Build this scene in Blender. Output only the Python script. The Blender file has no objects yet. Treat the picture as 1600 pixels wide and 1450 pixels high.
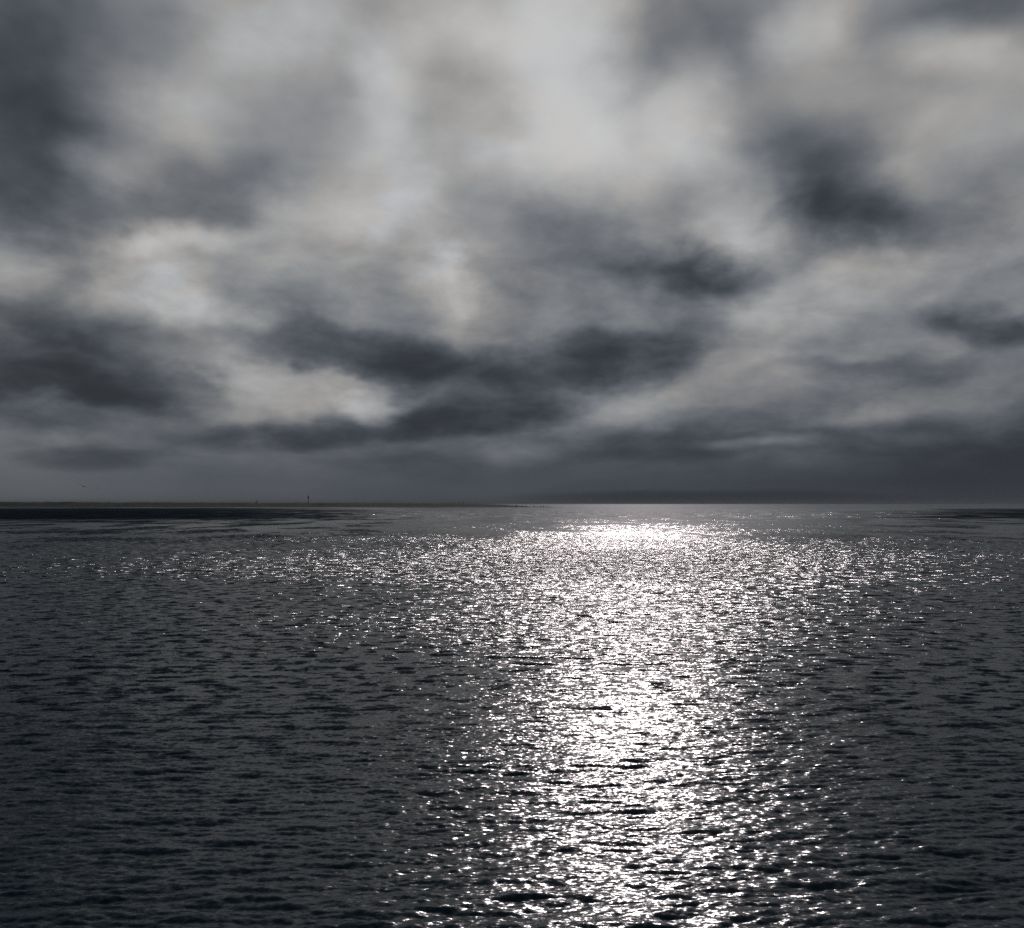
import bpy, bmesh, math, random
import numpy as np
from mathutils import Vector, Matrix

S = bpy.context.scene
COL = S.collection
R = math.radians
random.seed(7)

# ------------------------------------------------------------------ camera
EYE = 5.0
F = 1570.0                                   # focal length in pixels of the 1600 px wide photo
PITCH = math.atan(62.0 / F)
cam = bpy.data.cameras.new('camera')
camo = bpy.data.objects.new('camera', cam)
COL.objects.link(camo)
camo.location = (0, 0, EYE)
camo.rotation_euler = (math.pi / 2 + PITCH, 0, 0)
cam.sensor_fit = 'HORIZONTAL'
cam.angle = 2 * math.atan(800.0 / F)
cam.clip_start = 0.1
cam.clip_end = 100000
S.camera = camo

S.view_settings.view_transform = 'Standard'
S.view_settings.look = 'None'
S.view_settings.exposure = 0.0
S.view_settings.gamma = 1.0
S.cycles.use_denoising = False
S.cycles.max_bounces = 4
S.cycles.sample_clamp_indirect = 4.0

SUN_AZ, SUN_EL = 7.2, 28.5


class Nodes:
    """small helper for building node trees"""
    def __init__(self, tree):
        self.t = tree
        tree.nodes.clear()

    def n(self, kind, **kw):
        nd = self.t.nodes.new(kind)
        for k, v in kw.items():
            setattr(nd, k, v)
        return nd

    def put(self, sock, v):
        if isinstance(v, bpy.types.NodeSocket):
            self.t.links.new(v, sock)
        elif v is not None:
            sock.default_value = v

    def m(self, op, a, b=None, c=None, clamp=False):
        nd = self.n('ShaderNodeMath', operation=op, use_clamp=clamp)
        for i, v in enumerate((a, b, c)):
            if v is not None:
                self.put(nd.inputs[i], v)
        return nd.outputs[0]

    def vm(self, op, a, b=None, out=0, scale=None):
        nd = self.n('ShaderNodeVectorMath', operation=op)
        self.put(nd.inputs[0], a)
        if b is not None:
            self.put(nd.inputs[1], b)
        if scale is not None:
            self.put(nd.inputs['Scale'], scale)
        return nd.outputs[out]

    def noise(self, vec, scale, detail=2.0, rough=0.5, dist=0.0, out=0, dim='2D'):
        nd = self.n('ShaderNodeTexNoise', noise_dimensions=dim)
        self.put(nd.inputs['Vector'], vec)
        nd.inputs['Scale'].default_value = scale
        nd.inputs['Detail'].default_value = detail
        nd.inputs['Roughness'].default_value = rough
        nd.inputs['Distortion'].default_value = dist
        return nd.outputs[out]

    def rng(self, v, a, b, c=0.0, d=1.0, smooth=True):
        nd = self.n('ShaderNodeMapRange')
        if smooth:
            nd.interpolation_type = 'SMOOTHSTEP'
        self.put(nd.inputs[0], v)
        for i, x in enumerate((a, b, c, d)):
            nd.inputs[1 + i].default_value = x
        return nd.outputs[0]

    def comb(self, x, y, z=0.0):
        nd = self.n('ShaderNodeCombineXYZ')
        for i, v in enumerate((x, y, z)):
            self.put(nd.inputs[i], v)
        return nd.outputs[0]

    def mix(self, f, a, b):
        nd = self.n('ShaderNodeMix', data_type='RGBA')
        self.put(nd.inputs[0], f)
        self.put(nd.inputs[6], a)
        self.put(nd.inputs[7], b)
        return nd.outputs[2]


# ------------------------------------------------------------------ sky: daylight behind a broken storm-cloud deck
# cloud masses: (azimuth, elevation, half width, half height, tilt) in degrees, brightness step
CLOUDS = [
(-26.33,20.25,6.39,9.58,0,-59,0),
 (-25.04,23.97,7.66,4.47,0,-10,0),
 (-22.75,17.71,3.83,2.55,0,21,0),
 (-20.77,23.77,3.83,3.19,0,-17,0),
 (-26.99,16.53,7.66,7.03,0,-19,0),
 (-14.48,19.5,11.5,4.47,30,7,0),
 (-18.36,16.41,7.03,2.87,15,-45,0),
 (-0.74,21.73,7.03,4.47,20,13,0),
 (9.22,26.15,7.03,3.83,0,-34,0),
 (12.77,23.13,5.11,8.3,-15,-11,0),
 (17.19,17,7.03,4.79,-30,-49,0),
 (16.53,18.68,3.83,3.19,0,-11,0),
 (20.8,15.21,7.03,2.55,-10,-32,0),
 (24.57,14.97,6.39,3.19,0,-17,0),
 (26.26,24.32,8.94,3.19,0,-45,0),
 (3.68,16.35,3.83,2.87,0,-9,0),
 (8.79,16.88,2.87,2.87,0,-11,0),
 (5.51,14.24,8.3,2.87,-10,-7,0),
 (10.2,12.88,7.03,2.43,-5,-70,0),
 (6.6,13.52,5.11,2.17,-10,-6,0),
 (2.21,12.89,5.11,3.83,0,-19,0),
 (-5.86,11.78,5.11,3.83,20,-9,0),
 (-0.74,11.49,2.55,3.83,10,-29,0),
 (-12.68,13.63,5.11,2.87,0,9,0),
 (-24.22,12.45,5.11,3.51,0,-22,0),
 (-24.75,8,14.05,4.47,0,-39,0),
 (-25.36,8.45,6.57,2.19,0,-14,1),
 (-20.35,6.32,7.03,1.92,-8,-19,0),
 (-25.31,5.51,7.66,2.55,0,-35,0),
 (-13.33,9.09,4.38,1.53,-10,6,1),
 (-7.3,8.2,10.4,2.3,-8,-53,1),
 (-2.93,7.17,9.58,2.55,0,-9,0),
 (2.2,8.07,5.11,2.55,0,-24,0),
 (5.85,8.22,6.57,2.3,0,-27,1),
 (9.46,9.22,4.47,3.19,0,-32,0),
 (5.13,9.66,3.83,1.92,0,-18,0),
 (-2.19,4.92,7.12,1.53,6,-40,1),
 (2.2,5.83,2.74,0.93,10,15,1),
 (-11.89,3.61,7.12,0.99,3,-27,1),
 (-19.36,4.89,5.11,2.24,0,-6,0),
 (7.63,3.43,8.21,1.31,0,-15,1),
 (12.25,4.35,5.11,1.28,-5,5,0),
 (18.34,2.49,9.58,1.6,0,10,0),
 (24.66,2.39,10.86,2.87,0,-13,0),
 (26.18,4,4.47,1.6,0,7,0),
 (-23.13,2.42,4.38,0.88,0,-21,1),
 (25.52,8.7,7.03,1.66,-12,-49,0),
 (22.31,9.82,4.47,1.41,-5,17,0),
 (18.73,6.87,8.3,0.89,-3,-19,0),
 (17.42,8.4,3.83,2.87,0,12,0),
 (-7.27,2.42,5.11,1.28,0,-8,0),
 (-3.65,1.71,5.75,1.6,0,-7,0),
 (2.97,24.57,5.11,7.66,0,62,0),
 (5.16,19.52,5.75,5.11,0,47,0),
 (9.89,20.63,3.83,5.11,0,48,0),
 (0,26.14,3.83,3.19,0,29,0),
 (16.44,24.46,3.51,2.87,0,33,0),
 (-6.65,23.2,3.83,3.51,0,42,0),
 (-7.36,19.61,4.79,3.51,0,36,0),
 (-5.52,17.16,5.75,2.87,0,14,0),
 (-3.71,25.94,4.47,2.55,0,23,0),
 (-18.92,21.28,6.39,3.51,30,21,0),
 (-12.78,24.67,5.75,2.87,20,25,0),
 (-16.28,25.67,4.47,2.55,0,12,0),
 (-18.49,14.43,5.11,1.41,5,45,0),
 (-20.1,11.64,4.79,3.19,0,32,0),
 (-16.61,10.51,3.83,2.24,0,41,0),
 (-2.57,12.18,4.47,3.51,-15,31,0),
 (-3.68,14.1,3.83,2.55,0,12,0),
 (14.39,10.79,3.83,2.87,0,32,0),
 (17.79,11.12,3.83,2.55,0,16,0),
 (13.66,6.98,3.83,2.87,0,18,0),
 (-16.4,7.41,3.19,2.04,0,30,0),
 (-11.91,5.89,6.57,1.53,-8,40,1),
 (-8.18,5.13,2.46,0.88,0,35,1),
 (-14.33,4.84,3.83,1.15,0,26,0),
 (6.2,5.44,6.39,1.79,8,52,0),
 (9.08,6.3,3.83,1.66,0,6,0),
 (0.73,2.74,3.19,0.89,0,20,0),
 (12.59,3.38,3.51,0.51,0,31,0),
 (15.68,3.62,3.19,0.64,0,29,0),
 (22.55,4.95,7.66,1.28,0,14,0),
 (19.03,4.55,3.83,0.77,0,21,0),
 (23.63,22.9,4.47,1.79,-10,44,0),
 (26.21,21.89,3.19,2.24,0,19,0),
 (24.33,19.05,5.75,3.19,0,16,0),
 (19.13,12.55,5.11,2.55,0,15,0),
 (13.05,15.98,5.11,3.83,0,37,0),
 (-8.85,25.57,3.83,3.19,0,6,0),
 (20.89,21.04,4.47,3.83,0,-5,0),
 (-26.62,12.21,3.19,2.87,0,35,0),
 (-22.75,17.55,5.11,1.92,0,29,0),
 (-26.18,4,3.83,0.89,0,7,0),
 (-24.4,4.88,3.83,0.77,0,28,0),
 (-21.17,18.21,4.47,1.92,0,-31,0),
 (0.74,18.93,3.83,2.87,0,21,0),
 (-10.93,16.1,5.75,2.55,0,31,0),
 (-22.63,10.29,3.19,1.92,0,6,0),
 (10.87,7.76,3.19,2.24,0,10,0),
 (2.56,3.54,4.47,1.15,0,20,0),
 (18.85,16.53,3.83,3.19,0,-16,0), 
 (11.5, 0.25, 13.5, 0.65, 0, -42, 0),
 (7.5, 40, 26, 20, 0, 25, 0),
 (-75, 35, 60, 60, 0, -60, 0),
 (80, 35, 55, 60, 0, -45, 0),
]

world = bpy.data.worlds.new('World')
S.world = world
world.use_nodes = True
world.cycles.sampling_method = 'NONE'
W = Nodes(world.node_tree)
tc = W.n('ShaderNodeTexCoord')
D = tc.outputs['Generated']
sx = W.n('ShaderNodeSeparateXYZ')
W.put(sx.inputs[0], D)
dx, dy, dz = sx.outputs
az = W.m('MULTIPLY', W.m('ARCTAN2', dx, dy), 180 / math.pi)
el = W.m('MULTIPLY', W.m('ARCSINE', dz), 180 / math.pi)
# cloud deck seen in perspective: finer and flatter towards the horizon
den = W.m('ADD', W.m('MAXIMUM', dz, 0.0), 0.16)
deck = W.comb(W.m('DIVIDE', dx, den), W.m('DIVIDE', dy, den), W.m('MULTIPLY', dz, 3.0))
soft = W.comb(W.m('MULTIPLY', az, 0.075), W.m('MULTIPLY', W.m('POWER', W.m('MAXIMUM', el, 0.0), 0.8), 0.24), 3.1)
near_hor = W.rng(el, 0.3, 9.0)               # 0 at the horizon, 1 higher up
w1 = W.vm('SUBTRACT', W.noise(soft, 1.0, 3.0, 0.52, out=1), (0.5, 0.5, 0.5))
w2 = W.vm('SUBTRACT', W.noise(soft, 2.7, 4.0, 0.52, out=1), (0.5, 0.5, 0.5))
warp = W.vm('ADD', W.vm('MULTIPLY', w1, (3.6, 2.4, 0.0)), W.vm('SCALE', W.vm('MULTIPLY', w2, (4.6, 2.6, 0.0)), scale=W.rng(el, 13.0, 20.0, 1.0, 0.5)))
warp = W.vm('SCALE', warp, scale=W.m('MULTIPLY_ADD', near_hor, 0.9, 0.1))
ae = W.vm('ADD', W.comb(az, el), warp)

azc = W.m('MINIMUM', W.m('MAXIMUM', az, -32.0), 36.0)
lo = W.m('MULTIPLY_ADD', azc, -0.75, 78.0)
t = W.rng(el, 0.0, 12.0)
hi = W.rng(el, 28.0, 60.0, 140.0, 100.0)
lev = W.m('ADD', W.m('MULTIPLY', lo, W.m('SUBTRACT', 1.0, t)), W.m('MULTIPLY', t, hi))
for ci, (a, e, rx, ry, rot, wgt, firm) in enumerate(CLOUDS):
    if ci % 12 == 11:                        # evaluate in batches (keeps the shader's stack small)
        tiny = W.m('MULTIPLY', lev, 1e-9)
        ae = W.vm('ADD', ae, W.comb(tiny, tiny))
    mp = W.n('ShaderNodeMapping', vector_type='TEXTURE')
    W.put(mp.inputs['Vector'], ae)
    mp.inputs['Location'].default_value = (a, e, 0)
    mp.inputs['Rotation'].default_value = (0, 0, R(rot))
    mp.inputs['Scale'].default_value = (rx, ry, 1)
    r2 = W.vm('DOT_PRODUCT', mp.outputs[0], mp.outputs[0], out=1)
    if firm:
        k = W.rng(r2, 0.0, 1.0, 1.0, 0.0)
        lev = W.m('MULTIPLY_ADD', k, float(wgt), lev)
        continue
    k = W.m('SUBTRACT', 1.0, r2, clamp=True)
    lev = W.m('MULTIPLY_ADD', W.m('MULTIPLY', k, k), float(wgt), lev)
# torn edges and wisps
n1 = W.m('SUBTRACT', W.noise(soft, 1.6, 4.0, 0.45, 0.1), 0.5)
soft_b = W.vm('MULTIPLY', soft, (1.0, 1.25, 1.0))
n3 = W.m('SUBTRACT', W.noise(soft_b, 4.0, 7.0, 0.56, 0.15), 0.5)
mid = W.m('MULTIPLY', W.rng(el, 0.6, 4.0), W.rng(el, 12.0, 20.0, 1.0, 0.42))
lev = W.m('ADD', lev, W.m('MULTIPLY', W.m('MULTIPLY', n3, 50.0), mid))
n2 = W.m('SUBTRACT', W.noise(deck, 2.2, 3.0, 0.45, 0.0), 0.5)
lev = W.m('ADD', lev, W.m('MULTIPLY', W.m('MULTIPLY', n1, 50.0), W.m('MULTIPLY_ADD', near_hor, 0.75, 0.25)))
lev = W.m('ADD', lev, W.m('MULTIPLY', W.m('MULTIPLY', n2, 18.0), W.m('MULTIPLY_ADD', near_hor, 0.75, 0.25)))
lev = W.m('SMOOTH_MIN', W.m('SMOOTH_MAX', lev, 55.0, 26.0), 196.0, 40.0)
v = W.m('DIVIDE', lev, 255.0)
lin = W.m('POWER', v, 2.2)
cool = W.m('MULTIPLY', W.rng(lev, 55.0, 165.0), W.rng(el, 28.0, 50.0, 1.0, 0.25))
high = W.rng(el, 9.0, 20.0)
blue = W.m('MAXIMUM', W.rng(az, -28.0, 0.0), high)
tint_d = W.mix(blue, (0.87, 0.995, 1.16, 1), (0.86, 0.995, 1.21, 1))
tn = W.rng(n1, -0.12, 0.12)
tint_l = W.mix(tn, (0.985, 1.0, 1.015, 1), (1.022, 1.0, 0.975, 1))
gap = W.m('MULTIPLY', W.rng(n2, 0.02, 0.14), W.rng(lev, 145.0, 180.0))
tint = W.mix(cool, tint_d, W.mix(gap, tint_l, (0.97, 1.0, 1.03, 1)))
cloud = W.vm('SCALE', tint, scale=W.m('MULTIPLY', lin, 10.0))     # background strength is 0.1
skyt = W.n('ShaderNodeTexSky', sky_type='NISHITA')
skyt.sun_disc = False
skyt.sun_elevation = R(SUN_EL)
skyt.sun_rotation = R(SUN_AZ)
thin = W.m('MULTIPLY', W.rng(n2, 0.0, 0.16), W.rng(lev, 150.0, 190.0))
# thin veils let some of the blue daylight through
veil = W.vm('SCALE', skyt.outputs[0], scale=W.m('MULTIPLY', thin, 0.03))
col = W.vm('ADD', cloud, veil)
bg = W.n('ShaderNodeBackground')
bg.inputs['Strength'].default_value = 0.1
W.put(bg.inputs['Color'], col)
wo = W.n('ShaderNodeOutputWorld')
W.put(wo.inputs[0], bg.outputs[0])

sun = bpy.data.lights.new('sun', 'SUN')
sun.energy = 1.25
sun.angle = R(0.55)
sun.color = (1.0, 0.89, 0.88)
suno = bpy.data.objects.new('sun', sun)
COL.objects.link(suno)
a_, e_ = R(SUN_AZ), R(SUN_EL)
sd = Vector((math.sin(a_) * math.cos(e_), math.cos(a_) * math.cos(e_), math.sin(e_)))
suno.rotation_euler = sd.to_track_quat('Z', 'Y').to_euler()
suno.location = (0, 0, 60)


# ------------------------------------------------------------------ helpers
def tag(o, label=None, cat=None, group=None, kind=None):
    if label: o['label'] = label
    if cat: o['category'] = cat
    if group: o['group'] = group
    if kind: o['kind'] = kind
    return o


def link(name, me, mat=None, parent=None):
    o = bpy.data.objects.new(name, me)
    COL.objects.link(o)
    if mat: me.materials.append(mat)
    if parent: o.parent = parent
    return o


def from_bm(name, bm, mat, parent=None, smooth=False):
    me = bpy.data.meshes.new(name)
    bm.to_mesh(me)
    bm.free()
    if smooth:
        me.shade_smooth()
    return link(name, me, mat, parent)


def at(px, py, dist):
    """world point at the given forward distance on the line through a photo pixel"""
    x = (px - 800.0) / F
    u = (725.0 - py) / F
    y = math.cos(PITCH) - u * math.sin(PITCH)
    z = math.sin(PITCH) + u * math.cos(PITCH)
    return Vector((x / y * dist, dist, EYE + z / y * dist))


def material(name, c1, c2, scale, rough=0.8, bump=0.0, metallic=0.0, stretch=(1, 1, 1), spec=0.3):
    m = bpy.data.materials.new(name)
    m.use_nodes = True
    N = Nodes(m.node_tree)
    co = N.n('ShaderNodeTexCoord').outputs['Object']
    co = N.vm('MULTIPLY', co, stretch)
    f = N.rng(N.noise(co, scale, 6.0, 0.6, dim='3D'), 0.35, 0.65)
    p = N.n('ShaderNodeBsdfPrincipled')
    N.put(p.inputs['Base Color'], N.mix(f, (*c1, 1), (*c2, 1)))
    p.inputs['Roughness'].default_value = rough
    p.inputs['Specular IOR Level'].default_value = spec
    p.inputs['Metallic'].default_value = metallic
    if bump:
        b = N.n('ShaderNodeBump')
        b.inputs['Strength'].default_value = bump
        N.put(b.inputs['Height'], f)
        N.put(p.inputs['Normal'], b.outputs[0])
    o = N.n('ShaderNodeOutputMaterial')
    N.put(o.inputs[0], p.outputs[0])
    return m


def add_tube(bm, p0, p1, r0, r1, seg=8, caps=True):
    p0, p1 = Vector(p0), Vector(p1)
    q = (p1 - p0).to_track_quat('Z', 'Y').to_matrix()
    rings = []
    for p, r in ((p0, r0), (p1, r1)):
        rings.append([bm.verts.new(p + q @ Vector((r * math.cos(2 * math.pi * i / seg), r * math.sin(2 * math.pi * i / seg), 0)))
                      for i in range(seg)])
    for i in range(seg):
        j = (i + 1) % seg
        bm.faces.new((rings[0][i], rings[0][j], rings[1][j], rings[1][i]))
    if caps:
        bm.faces.new(rings[0][::-1])
        bm.faces.new(rings[1])


def lathe(bm, prof, seg=12, centre=(0, 0, 0)):
    c = Vector(centre)
    rings = []
    for r, z in prof:
        rings.append([bm.verts.new(c + Vector((r * math.cos(2 * math.pi * i / seg), r * math.sin(2 * math.pi * i / seg), z)))
                      for i in range(seg)])
    for a, b in zip(rings, rings[1:]):
        for i in range(seg):
            j = (i + 1) % seg
            bm.faces.new((a[i], a[j], b[j], b[i]))
    bm.faces.new(rings[0][::-1])
    bm.faces.new(rings[-1])


# ------------------------------------------------------------------ the sea
SLOPE = 0.115                                # rms slope of the modelled waves
WIND = R(-82)                                # the way the wind sea travels (towards the shore we stand on)


def wave_tile(L, n, lmin, lmax, seed, gain):
    rng = np.random.default_rng(seed)
    k1 = 2 * np.pi * np.fft.fftfreq(n, L / n)
    kx, ky = np.meshgrid(k1, k1, indexing='ij')
    k = np.hypot(kx, ky)
    k[0, 0] = 1e9
    lam = 2 * np.pi / k
    kp = 2 * np.pi / 0.55                     # dominant wavelength
    th = np.arctan2(ky, kx) - WIND
    spread = 1.1 * np.cos(th) ** 10 + 0.22 * np.cos(th) ** 2 + 0.04
    s = spread / k ** 4 * np.exp(-0.55 * (kp / k) ** 1.35)
    lw = np.log2(lam)
    a, b = np.log2(lmin), np.log2(lmax)
    def ss(x): x = np.clip(x, 0, 1); return x * x * (3 - 2 * x)
    win = ss((lw - (a - 0.4)) / 0.8) * ss(((b + 0.4) - lw) / 0.8)
    s = s * win
    # slope variance of this band per unit spectrum, so bands share one level
    amp = np.sqrt(s) / L
    z = (rng.normal(size=(n, n)) + 1j * rng.normal(size=(n, n)))
    H = z * amp * n * n * gain
    h = np.fft.ifft2(H).real
    ddx = np.fft.ifft2(-1j * kx / k * H).real
    ddy = np.fft.ifft2(-1j * ky / k * H).real
    return L, n, np.stack([h, ddx, ddy], -1).astype(np.float32)


def sample(tile, x, y, rot):
    L, n, a = tile
    c, s = math.cos(rot), math.sin(rot)
    u = (x * c + y * s) / L * n
    v = (-x * s + y * c) / L * n
    iu, iv = np.floor(u), np.floor(v)
    fu, fv = (u - iu)[..., None].astype(np.float32), (v - iv)[..., None].astype(np.float32)
    iu = iu.astype(np.int64) % n
    iv = iv.astype(np.int64) % n
    iu1, iv1 = (iu + 1) % n, (iv + 1) % n
    r = (a[iu, iv] * (1 - fu) * (1 - fv) + a[iu1, iv] * fu * (1 - fv)
         + a[iu, iv1] * (1 - fu) * fv + a[iu1, iv1] * fu * fv)
    dxr = r[..., 1] * c - r[..., 2] * s
    dyr = r[..., 1] * s + r[..., 2] * c
    return r[..., 0], dxr, dyr


def sstep(x, a, b):
    t = np.clip((x - a) / (b - a), 0, 1)
    return t * t * (3 - 2 * t)


def build_water():
    rows = [0.5, 2.0, 4.0, 6.0, 7.4]
    r = 8.0
    while r < 900:
        rows.append(r)
        r += max(0.0024 * r, 0.02)
    while r < 45000:
        rows.append(r)
        r *= 1.045
    rows = np.array(rows)
    dense = np.radians(np.arange(-38, 38.001, 0.056))
    side = np.radians(np.linspace(38, 322, 96)[1:-1])
    ang = np.concatenate([dense, side])
    nr, na = len(rows), len(ang)
    A, Rr = np.meshgrid(ang, rows)
    X = Rr * np.sin(A)
    Y = Rr * np.cos(A)
    Z = np.zeros_like(X)
    inside = (1 - sstep(np.abs(np.degrees(np.where(A > np.pi, A - 2 * np.pi, A))), 36.5, 38.0)) * sstep(Rr, 7.0, 8.5)
    # gentle patchiness: gusts ruffle some stretches more than others
    gust = 1.0 + 0.22 * np.sin(X * 0.21 + 1.3 * np.sin(Y * 0.083)) * np.sin(Y * 0.13 + 0.7 * np.sin(X * 0.11 + 2.0))
    bands = [  # L, n, lmin, lmax, seed, fade start, fade end, rot, chop
        (211.0, 512, 8.0, 40.0, 3, 350, 800, 0.03, 0.6, 1.3),
        (97.3, 1024, 2.0, 8.0, 5, 180, 420, -0.05, 0.9, 1.05),
        (31.7, 1024, 0.5, 2.0, 8, 70, 190, 0.04, 0.95, 0.72),
        (11.9, 1024, 0.11, 0.5, 13, 16, 42, -0.03, 0.8, 1.35),
    ]
    g = SLOPE * BAND_GAIN
    DX = np.zeros_like(X); DY = np.zeros_like(X)
    for (L, n, l0, l1, seed, f0, f1, rot, chop, lift) in bands:
        tile = wave_tile(L, n, l0, l1, seed, g * lift)
        lim = Rr <= f1
        k = int(lim[:, 0].sum())
        w = (inside * (1 - sstep(Rr, f0, f1)) * (gust * (0.8 + 0.2 * sstep(Rr, 12, 30)) if l1 <= 2 else 0.5 + 0.5 * sstep(Rr, 14, 70)))[:k]
        h, ddx, ddy = sample(tile, X[:k] * (0.7 if l1 <= 2 else 0.85), Y[:k], rot)
        Z[:k] += h * w
        DX[:k] += ddx * w * chop
        DY[:k] += ddy * w * chop
    gy = np.gradient(Z, rows, axis=0)[600:900, 200:1100]
    print('rms radial slope', float(gy.std()), 'rms height', float(Z[600:900, 200:1100].std()))
    X = X + DX
    Y = Y + DY
    co = np.stack([X, Y, Z], -1).reshape(-1, 3)
    centre = nr * na
    co = np.vstack([co, [[0, 0, 0]]]).astype(np.float32)
    i = np.arange(nr - 1)[:, None] * na
    j = np.arange(na)[None, :]
    j2 = (j + 1) % na
    quads = np.stack([i + j2, i + j, i + na + j, i + na + j2], -1).reshape(-1, 4)
    tris = np.stack([np.full(na, centre), j[0], j2[0]], -1)
    tris = tris[:, ::-1]
    nq, nt = len(quads), len(tris)
    me = bpy.data.meshes.new('water')
    me.vertices.add(len(co))
    me.vertices.foreach_set('co', co.ravel())
    me.loops.add(nq * 4 + nt * 3)
    me.loops.foreach_set('vertex_index', np.concatenate([quads[:, ::-1].ravel(), tris.ravel()]).astype(np.int32))
    me.polygons.add(nq + nt)
    st = np.concatenate([np.arange(nq) * 4, nq * 4 + np.arange(nt) * 3]).astype(np.int32)
    me.polygons.foreach_set('loop_start', st)
    me.update(calc_edges=True)
    me.validate()
    me.shade_smooth()
    return me


def water_material():
    m = bpy.data.materials.new('water')
    m.use_nodes = True
    N = Nodes(m.node_tree)
    geo = N.n('ShaderNodeNewGeometry')
    P = geo.outputs['Position']
    flat = N.vm('MULTIPLY', P, (1, 1, 0))
    dist = N.vm('LENGTH', flat, out=1)
    # ripples the mesh does not carry, as slopes across (x) and along (y) the wind
    def slopes(scale, sy, amp, detail, w=None, off=0.0):
        v = N.vm('ADD', N.vm('MULTIPLY', flat, (scale, scale * sy, 0)), (off, off * 1.7, off * 0.3))
        c = N.vm('SUBTRACT', N.noise(v, 1.0, detail, 0.6, out=1), (0.5, 0.5, 0.5))
        c = N.vm('MULTIPLY', c, (amp * 0.95, amp, 0))
        if w is not None:
            c = N.vm('SCALE', c, scale=w)
        return c
    far = N.rng(dist, 550, 1600)
    s = slopes(9.0, 1.8, RIP_A, 3.0, N.rng(dist, 60, 300, 1.0, 0.35), off=11)
    s = N.vm('ADD', s, slopes(2.2, 1.8, RIP_B, 3.0, N.m('MULTIPLY', N.rng(dist, 14, 50), N.rng(dist, 120, 400, 1.0, 0.4)), 23))
    s = N.vm('ADD', s, slopes(0.8, 1.2, RIP_C, 3.0, N.m('MULTIPLY', N.rng(dist, 28, 90), N.rng(dist, 250, 600, 1.0, 0.4)), 37))
    s = N.vm('ADD', s, slopes(0.14, 0.4, RIP_D, 3.0, N.rng(dist, 180, 450), 51))
    # streaks of rougher and calmer water across the bay
    streak = N.noise(N.vm('MULTIPLY', flat, (0.006, 0.03, 0)), 1.0, 5.0, 0.6)
    gain = N.rng(streak, 0.33, 0.67, 0.72, 1.28)
    s = N.vm('SCALE', s, scale=N.m('MULTIPLY', gain, N.m('MULTIPLY_ADD', far, -0.93, 1.0)))
    s = N.vm('MULTIPLY', s, N.comb(N.m('MULTIPLY', N.rng(dist, 12, 45, 1.05, 1.75), N.m('MULTIPLY', N.rng(dist, 60, 200, 1.0, 0.45), N.rng(dist, 220, 430, 1.0, 2.6))), N.rng(dist, 100, 420, 1.0, 0.66)))
    # wind-wave fronts: narrow steep faces, leaning with the wind, in broken horizontal lines
    fr = N.noise(N.vm('MULTIPLY', flat, (1.1, 1.6, 0)), 1.0, 5.0, 0.66)
    fr = N.m('MULTIPLY', N.rng(fr, 0.46, 0.61), N.m('MULTIPLY', N.rng(dist, 9, 34), N.rng(dist, 130, 210, 1.0, 0.0)))
    gr = N.noise(N.vm('MULTIPLY', flat, (0.075, 0.03, 0)), 1.0, 5.0, 0.62)
    gr = N.m('MULTIPLY', N.rng(gr, 0.44, 0.60), N.m('MULTIPLY', N.rng(dist, 100, 180), N.rng(dist, 600, 1000, 1.0, 0.0)))
    # sun-path mask: streaks flatten ripples to dim glints inside, lean normals to darken outside
    sp = N.n('ShaderNodeSeparateXYZ')
    N.put(sp.inputs[0], flat)
    sun_path = N.m('ABSOLUTE', N.m('SUBTRACT', N.m('DIVIDE', sp.outputs[0], N.m('MAXIMUM', sp.outputs[1], 1.0)), 0.126))
    sun_path = N.rng(sun_path, 0.14, 0.34, 1.0, 0.0)
    s = N.vm('SCALE', s, scale=N.rng(dist, 120, 330, 1.0, 0.55))
    s = N.vm('SCALE', s, scale=N.m('SUBTRACT', 1.0, N.m('MULTIPLY', N.m('MULTIPLY', gr, sun_path), 0.75)))
    gr = N.m('MULTIPLY', gr, N.m('SUBTRACT', 1.0, sun_path))
    s = N.vm('ADD', s, N.comb(0.0, N.m('ADD', N.m('ADD', N.m('MULTIPLY', fr, -0.38), N.m('MULTIPLY', gr, -0.4)), N.m('MULTIPLY', N.rng(dist, 25, 130), N.m('MULTIPLY_ADD', far, 0.04, -0.04))), 0.0))
    # dark bands on far water: darkness put in by tilting normals towards the camera
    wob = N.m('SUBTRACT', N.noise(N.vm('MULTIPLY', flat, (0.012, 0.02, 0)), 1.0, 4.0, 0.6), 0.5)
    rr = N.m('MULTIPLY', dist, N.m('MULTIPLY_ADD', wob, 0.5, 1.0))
    dark_band = N.m('MULTIPLY', N.rng(rr, 250, 400), N.rng(rr, 1000, 1500, 1.0, 0.0))
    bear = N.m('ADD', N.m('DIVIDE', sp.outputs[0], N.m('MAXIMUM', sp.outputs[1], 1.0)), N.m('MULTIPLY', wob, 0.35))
    dark_band = N.m('MULTIPLY', dark_band, N.m('MAXIMUM', N.rng(bear, -0.36, -0.05, 1.0, 0.0), N.rng(bear, 0.36, 0.5, 0.0, 0.8)))
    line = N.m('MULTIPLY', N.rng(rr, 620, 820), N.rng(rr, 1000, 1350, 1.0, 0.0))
    calm = N.m('MAXIMUM', dark_band, N.m('MULTIPLY', line, N.rng(wob, -0.10, 0.10, 0.1, 0.9)))
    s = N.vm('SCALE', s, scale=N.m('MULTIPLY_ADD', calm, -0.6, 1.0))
    lean = N.comb(0.0, N.m('MULTIPLY', dark_band, -0.55), 0.0)
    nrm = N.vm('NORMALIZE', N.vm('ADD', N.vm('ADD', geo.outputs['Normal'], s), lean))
    p = N.n('ShaderNodeBsdfPrincipled')
    p.inputs['Base Color'].default_value = (0.0035, 0.012, 0.019, 1)
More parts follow.
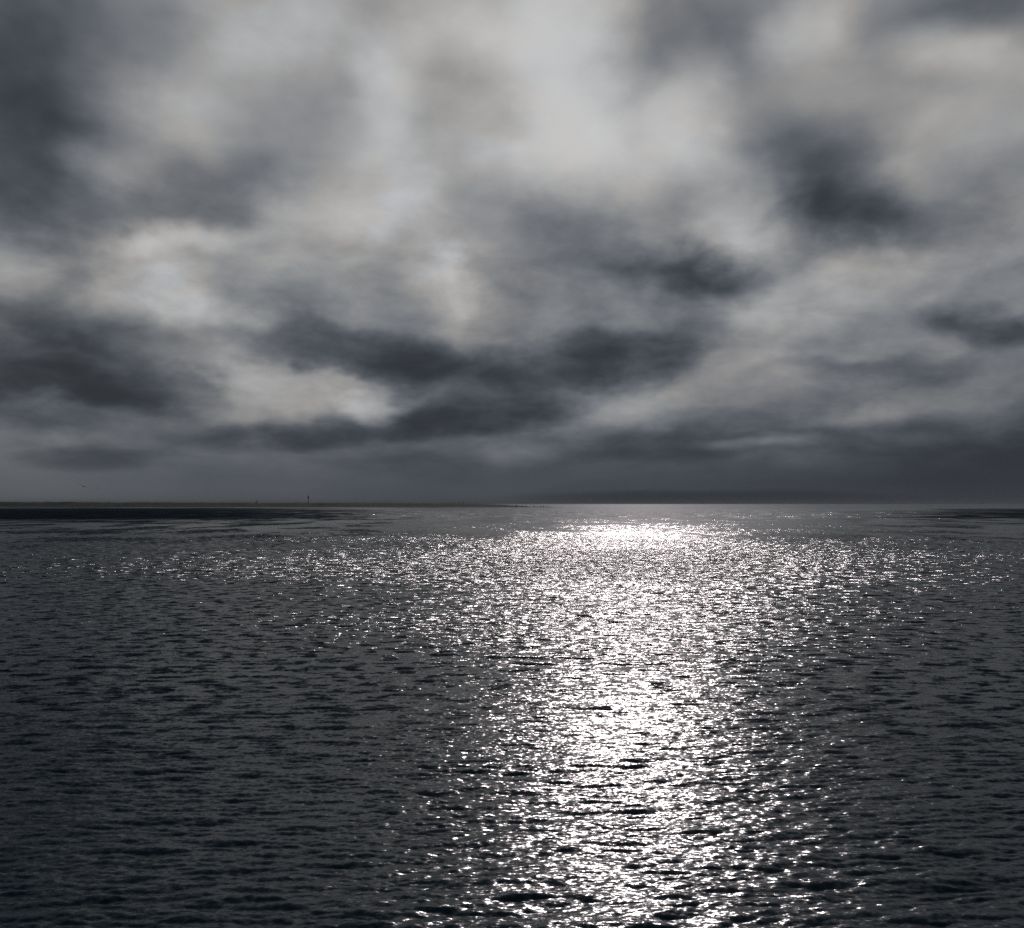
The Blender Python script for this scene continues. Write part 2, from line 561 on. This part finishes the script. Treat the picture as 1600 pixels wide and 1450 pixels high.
    N.put(p.inputs['Roughness'], N.m('ADD', N.rng(dist, 60, 350, 0.205, 0.19), N.m('MULTIPLY', far, -0.02)))
    p.inputs['IOR'].default_value = 1.333
    p.inputs['Specular IOR Level'].default_value = 0.27
    p.inputs['Specular Tint'].default_value = (0.82, 0.95, 1.0, 1)
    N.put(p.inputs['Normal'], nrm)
    o = N.n('ShaderNodeOutputMaterial')
    N.put(o.inputs[0], p.outputs[0])
    return m


BAND_GAIN = 5.2
RIP_A, RIP_B, RIP_C, RIP_D = 0.55, 1.0, 1.6, 1.15
tag(link('water', build_water(), water_material()), kind='structure')


# ------------------------------------------------------------------ the low spit across the bay
def land_profile(px):
    """photo column -> (distance of the waterline, height of the crest)"""
    d = np.interp(px, [-900, 0, 860, 900], [1250, 1290, 1400, 1410])
    h = np.interp(px, [-900, 0, 130, 400, 600, 700, 742, 770, 800, 830, 858, 880],
                  [9.0, 7.5, 7.0, 6.3, 6.05, 5.9, 5.2, 3.9, 2.7, 1.4, 0.45, -0.6])
    return d, h


def build_land():
    rng = np.random.default_rng(4)
    px = np.arange(-900, 882, 2.0)
    d, h = land_profile(px)
    n = len(px)
    def smooth(k):
        a = rng.normal(size=n + 200)
        a = np.convolve(a, np.hanning(k) / np.sqrt((np.hanning(k) ** 2).sum()), 'same')
        return a[100:100 + n]
    bump = 0.10 * smooth(9) + 0.14 * smooth(41)
    prof = [(0, -0.12), (6, 0.02), (14, 0.10), (28, 0.32), (40, 0.52), (52, 0.86), (66, 1.0), (90, 0.97), (130, 0.8), (190, 0.35), (260, -0.15)]
    rows = []
    for q, (off, f) in enumerate(prof):
        jit = smooth(13) * (0.05 + 0.10 * f)
        taper = np.clip((882 - px) / 120, 0.12, 1)
        y = d + off * taper + smooth(31) * 2.0
        z = h * f + (bump + jit) * np.clip(h, 0, 1) * (0.3 + f)
        rows.append(np.stack([(px - 800) / F * y, y, z], -1))
    co = np.array(rows)
    k = len(prof)
    faces = [(i * n + j, i * n + j + 1, (i + 1) * n + j + 1, (i + 1) * n + j) for i in range(k - 1) for j in range(n - 1)]
    me = bpy.data.meshes.new('land')
    me.from_pydata(co.reshape(-1, 3).tolist(), [], faces)
    me.shade_smooth()
    return me, co[6]


sand = material('sand', (0.023, 0.027, 0.029), (0.036, 0.040, 0.041), 0.05, 0.9, 0.3, spec=0.05)
land_me, crest = build_land()
tag(link('land', land_me, sand), kind='structure')


def on_crest(px):
    x = np.interp(px, (crest[:, 0] / crest[:, 1]) * F + 800, crest[:, 0])
    y = np.interp(px, (crest[:, 0] / crest[:, 1]) * F + 800, crest[:, 1])
    z = np.interp(px, (crest[:, 0] / crest[:, 1]) * F + 800, crest[:, 2])
    return Vector((x, y, z))


steel = material('painted_steel', (0.05, 0.052, 0.055), (0.085, 0.08, 0.075), 3.0, 0.6)
black = material('black_paint', (0.018, 0.018, 0.02), (0.035, 0.033, 0.032), 2.0, 0.6)
timber = material('wet_timber', (0.03, 0.026, 0.022), (0.06, 0.052, 0.044), 4.0, 0.7, 0.3, stretch=(1, 1, 0.2))
concrete = material('concrete', (0.13, 0.13, 0.125), (0.19, 0.185, 0.175), 1.5, 0.85)
lens = material('lantern_glass', (0.05, 0.055, 0.055), (0.08, 0.085, 0.085), 2.0, 0.15)


def empty(name, loc, rz=0.0):
    o = bpy.data.objects.new(name, None)
    COL.objects.link(o)
    o.location = loc
    o.rotation_euler = (0, 0, rz)
    return o


def copy_tree(o, parent=None):
    c = o.copy()
    COL.objects.link(c)
    c.parent = parent
    for ch in [x for x in bpy.data.objects if x.parent == o]:
        copy_tree(ch, c)
    return c


# tall navigation beacon: slim pole with a tapered topmark and a small lantern
p0 = on_crest(482)
t_ = tag(empty('navigation_beacon', p0 - Vector((0, 0, 0.4))), 'tall slim dark beacon pole with a tapered topmark, rising from the flat far spit', 'beacon')
bm = bmesh.new(); lathe(bm, [(1.3, -0.6), (1.3, 0.7), (1.15, 0.9)], 16)
from_bm('base', bm, concrete, t_)
bm = bmesh.new(); lathe(bm, [(0.42, 0.9), (0.36, 4.0), (0.33, 7.3)], 16)
pole = from_bm('pole', bm, steel, t_, True)
bm = bmesh.new()
for sx_ in (-0.2, 0.2):
    add_tube(bm, (sx_, -0.55, 0.9), (sx_, -0.52, 7.2), 0.03, 0.03, 6)
for i in range(20):
    add_tube(bm, (-0.2, -0.54, 1.1 + i * 0.31), (0.2, -0.54, 1.1 + i * 0.31), 0.02, 0.02, 6)
from_bm('ladder', bm, steel, pole)
bm = bmesh.new(); lathe(bm, [(0.33, 6.9), (1.0, 7.25), (1.0, 7.37)], 16)
pf = from_bm('platform', bm, steel, t_)
bm = bmesh.new()
for i in range(10):
    a = 2 * math.pi * i / 10
    b = 2 * math.pi * (i + 1) / 10
    add_tube(bm, (0.97 * math.cos(a), 0.97 * math.sin(a), 7.37), (0.97 * math.cos(a), 0.97 * math.sin(a), 8.2), 0.03, 0.03, 6)
    for zz in (7.8, 8.2):
        add_tube(bm, (0.97 * math.cos(a), 0.97 * math.sin(a), zz), (0.97 * math.cos(b), 0.97 * math.sin(b), zz), 0.025, 0.025, 6)
from_bm('railing', bm, steel, pf)
bm = bmesh.new(); lathe(bm, [(0.55, 7.37), (1.02, 7.9), (1.05, 8.5), (0.75, 9.8), (0.5, 10.8), (0.42, 10.9)], 16)
from_bm('topmark', bm, black, t_, True)
bm = bmesh.new(); lathe(bm, [(0.3, 10.9), (0.3, 11.35), (0.34, 11.4), (0.05, 11.7)], 12)
from_bm('lantern', bm, lens, t_)

# squat four-legged beacon with a mast
p1 = on_crest(401)
t_ = tag(empty('pyramid_beacon', p1 - Vector((0, 0, 0.3))), 'small squat pyramid-shaped beacon with a short mast on the far spit', 'beacon')
for sx_, sy_ in ((-1, -1), (1, -1), (1, 1), (-1, 1)):
    bm = bmesh.new(); add_tube(bm, (1.7 * sx_, 1.7 * sy_, -0.5), (0.35 * sx_, 0.35 * sy_, 3.2), 0.2, 0.14, 8)
    from_bm('leg', bm, timber, t_)
bm = bmesh.new()
for z0, w0 in ((0.9, 1.22), (1.9, 0.86)):
    cs = [(-w0, -w0), (w0, -w0), (w0, w0), (-w0, w0)]
    for i in range(4):
        add_tube(bm, (*cs[i], z0), (*cs[(i + 1) % 4], z0), 0.09, 0.09, 6)
from_bm('brace', bm, timber, t_)
bm = bmesh.new()
for i in range(5):
    w0 = 1.05 - i * 0.17
    z0 = 1.45 + i * 0.36
    bmesh.ops.create_cube(bm, size=1.0, matrix=Matrix.Translation((0, 0, z0)) @ Matrix.Diagonal((2 * w0, 2 * w0, 0.24, 1)))
from_bm('cladding', bm, timber, t_)
bm = bmesh.new(); add_tube(bm, (0, 0, 3.1), (0, 0, 5.6), 0.15, 0.1, 8)
from_bm('mast', bm, steel, t_)
bm = bmesh.new(); lathe(bm, [(0.12, 5.3), (0.3, 5.45), (0.3, 5.8), (0.1, 6.0)], 12)
from_bm('topmark', bm, black, t_)


# marker posts with drum heads, standing on the spit
def marker_post(px, h, r, label, group):
    p = on_crest(px)
    o = tag(empty('marker_post', p - Vector((0, 0, 0.2))), label, 'post', group)
    bm = bmesh.new(); add_tube(bm, (0, 0, -0.4), (0, 0, h), r * 0.35, r * 0.3, 8)
    from_bm('post', bm, timber, o)
    bm = bmesh.new(); lathe(bm, [(r * 0.6, h - 1.3 * r * 2), (r, h - 1.1 * r * 2), (r, h), (r * 0.5, h + 0.15)], 12)
    from_bm('head', bm, black, o)
    return o


G1 = 'marker posts on the far spit'
marker_post(585, 1.9, 0.36, 'taller of two tiny posts standing together on the flat middle of the spit', G1)
marker_post(591.5, 1.6, 0.27, 'shorter right-hand one of two tiny posts on the flat middle of the spit', G1)
marker_post(710, 2.7, 0.42, 'leftmost and tallest of three small posts where the spit starts to drop', G1)
marker_post(717.7, 2.4, 0.42, 'middle one of three small posts where the spit starts to drop', G1)
marker_post(724, 2.1, 0.42, 'rightmost and lowest of three small posts where the spit starts to drop', G1)

# worn timber stakes running out from the tip of the spit
G2 = 'timber stakes at the tip of the spit'
stakes = [(807, 1.9, 0.55, 'dark stake on the sloping sand, farthest left of the stakes near the spit tip'),
          (815.5, 1.5, 0.4, 'second dark stake from the left near the tip of the spit'),
          (822, 1.5, 0.5, 'third stake from the left near the tip of the spit, thick and low'),
          (834.5, 1.9, 0.5, 'lone stake in the gap midway along the row at the spit tip'),
          (845.5, 1.7, 0.5, 'tall left one of a close pair of stakes near the end of the spit'),
          (849, 1.8, 0.55, 'thick right one of a close pair of stakes near the end of the spit'),
          (852.5, 0.9, 0.5, 'low stub just right of the close pair of stakes at the spit end'),
          (855.5, 0.7, 0.4, 'second last stub of the stake row, at the water edge'),
          (858, 0.6, 0.35, 'outermost tiny stub of the stake row, beyond the sand tip')]
for i, (px, h, r, lab) in enumerate(stakes):
    d_, h_ = land_profile(px)
    y = float(d_) + 6
    rr_ = random.Random(i)
    bm = bmesh.new()
    tx, ty = rr_.uniform(-0.12, 0.12), rr_.uniform(-0.1, 0.1)
    add_tube(bm, (0, 0, -1.0), (tx * h * 0.6, ty * h, h * 0.6), r, r * 0.93, 10, False)
    add_tube(bm, (tx * h * 0.6, ty * h, h * 0.6), (tx * h, ty * h, h + max(0.0, float(h_)) * 0.35), r * 0.93, r * 0.7, 10)
    bmesh.ops.remove_doubles(bm, verts=bm.verts, dist=0.01)
    o = tag(from_bm('timber_stake', bm, timber), lab, 'stake', G2)
    o.location = ((px - 800) / F * y, y, max(0.0, float(h_)) * 0.3)


# ------------------------------------------------------------------ gulls
feather = material('gull_feathers', (0.2, 0.2, 0.205), (0.3, 0.3, 0.3), 6.0, 0.8, spec=0.05)


def gull_mesh():
    bm = bmesh.new()
    seg = 10
    # y forward: tail -> beak  (y, half width, half height, z)
    body = [(-0.30, 0.060, 0.006, 0.010), (-0.22, 0.045, 0.014, 0.008), (-0.14, 0.040, 0.035, 0.0), (-0.05, 0.062, 0.055, -0.005),
            (0.05, 0.070, 0.062, -0.006), (0.13, 0.055, 0.052, 0.0), (0.19, 0.036, 0.038, 0.010), (0.235, 0.034, 0.034, 0.016),
            (0.265, 0.020, 0.020, 0.012), (0.285, 0.009, 0.010, 0.006), (0.325, 0.004, 0.006, 0.0)]
    rings = []
    for y, w, h, z in body:
        rings.append([bm.verts.new((w * math.cos(2 * math.pi * i / seg), y, z + h * math.sin(2 * math.pi * i / seg))) for i in range(seg)])
    side = {1: [], -1: []}
    for q, (a, b) in enumerate(zip(rings, rings[1:])):
        for i in range(seg):
            j = (i + 1) % seg
            f = bm.faces.new((a[i], b[i], b[j], a[j]))
            if q in (3, 4):
                if i == 0: side[1].append(f)
                if i == 5: side[-1].append(f)
    bm.faces.new(rings[0]); bm.faces.new(rings[-1][::-1])
    # wings grown out of the flanks: (span, sweep, rise, chord factor, thickness factor)
    steps = [(0.10, 0.02, 0.035, 0.95, 0.5), (0.14, 0.03, 0.05, 0.9, 0.7), (0.12, 0.0, 0.01, 0.88, 0.75),
             (0.14, -0.05, -0.015, 0.75, 0.8), (0.12, -0.07, -0.025, 0.6, 0.8), (0.06, -0.05, -0.015, 0.35, 0.8)]
    for s_ in (1, -1):
        fs = side[s_]
        for sp_, sw, up, ch, th in steps:
            r_ = bmesh.ops.extrude_face_region(bm, geom=fs)
            vs = [g for g in r_['geom'] if isinstance(g, bmesh.types.BMVert)]
            bmesh.ops.delete(bm, geom=[f for f in fs if f.is_valid], context='FACES_ONLY')
            fs = [g for g in r_['geom'] if isinstance(g, bmesh.types.BMFace)]
            c = sum((v_.co for v_ in vs), Vector()) / len(vs)
            xm = sum(v_.co.x for v_ in vs) / len(vs)
            for v_ in vs:
                v_.co = Vector((xm + s_ * sp_, c.y + (v_.co.y - c.y) * ch + sw, c.z + (v_.co.z - c.z) * th + up))
    bmesh.ops.recalc_face_normals(bm, faces=bm.faces)
    me = bpy.data.meshes.new('gull')
    bm.to_mesh(me); bm.free()
    me.shade_smooth()
    me.materials.append(feather)
    return me


gme = gull_mesh()
gulls = [(130, 759.7, 118, (-12, 25, 12), 'gull gliding with spread wings low in the sky at the left, the largest bird'),
         (153.4, 762.8, 330, (10, 65, 60), 'tiny gull banking steeply, just right of and below the largest gliding gull'),
         (1440.2, 775.3, 520, (0, 20, 25), 'tiny dark gull low over the horizon at the right, the lower of two there'),
         (1467.0, 772.0, 700, (0, -25, 60), 'faint tiny gull at the right, above and right of another distant gull')]
for px, py, dist, rot, lab in gulls:
    o = bpy.data.objects.new('gull', gme)
    COL.objects.link(o)
    o.location = at(px, py, dist)
    o.rotation_euler = [R(a) for a in rot]
    sub = o.modifiers.new('smooth', 'SUBSURF')
    sub.levels = sub.render_levels = 1
    tag(o, lab, 'gull', 'gulls in flight over the bay')


# ------------------------------------------------------------------ sea haze
def build_haze():
    m = bpy.data.materials.new('haze')
    m.use_nodes = True
    N = Nodes(m.node_tree)
    p = N.n('ShaderNodeVolumePrincipled')
    p.inputs['Color'].default_value = (0.30, 0.33, 0.35, 1)
    p.inputs['Density'].default_value = HAZE
    o = N.n('ShaderNodeOutputMaterial')
    N.put(o.inputs['Volume'], p.outputs[0])
    bm = bmesh.new()
    z0, z1 = -2.5, 60.0
    bmesh.ops.create_cube(bm, size=1.0, matrix=Matrix.Translation((0, 0, (z0 + z1) / 2)) @ Matrix.Diagonal((100000, 100000, z1 - z0, 1)))
    return from_bm('haze', bm, m)


HAZE = 0.00005
tag(build_haze(), kind='stuff')
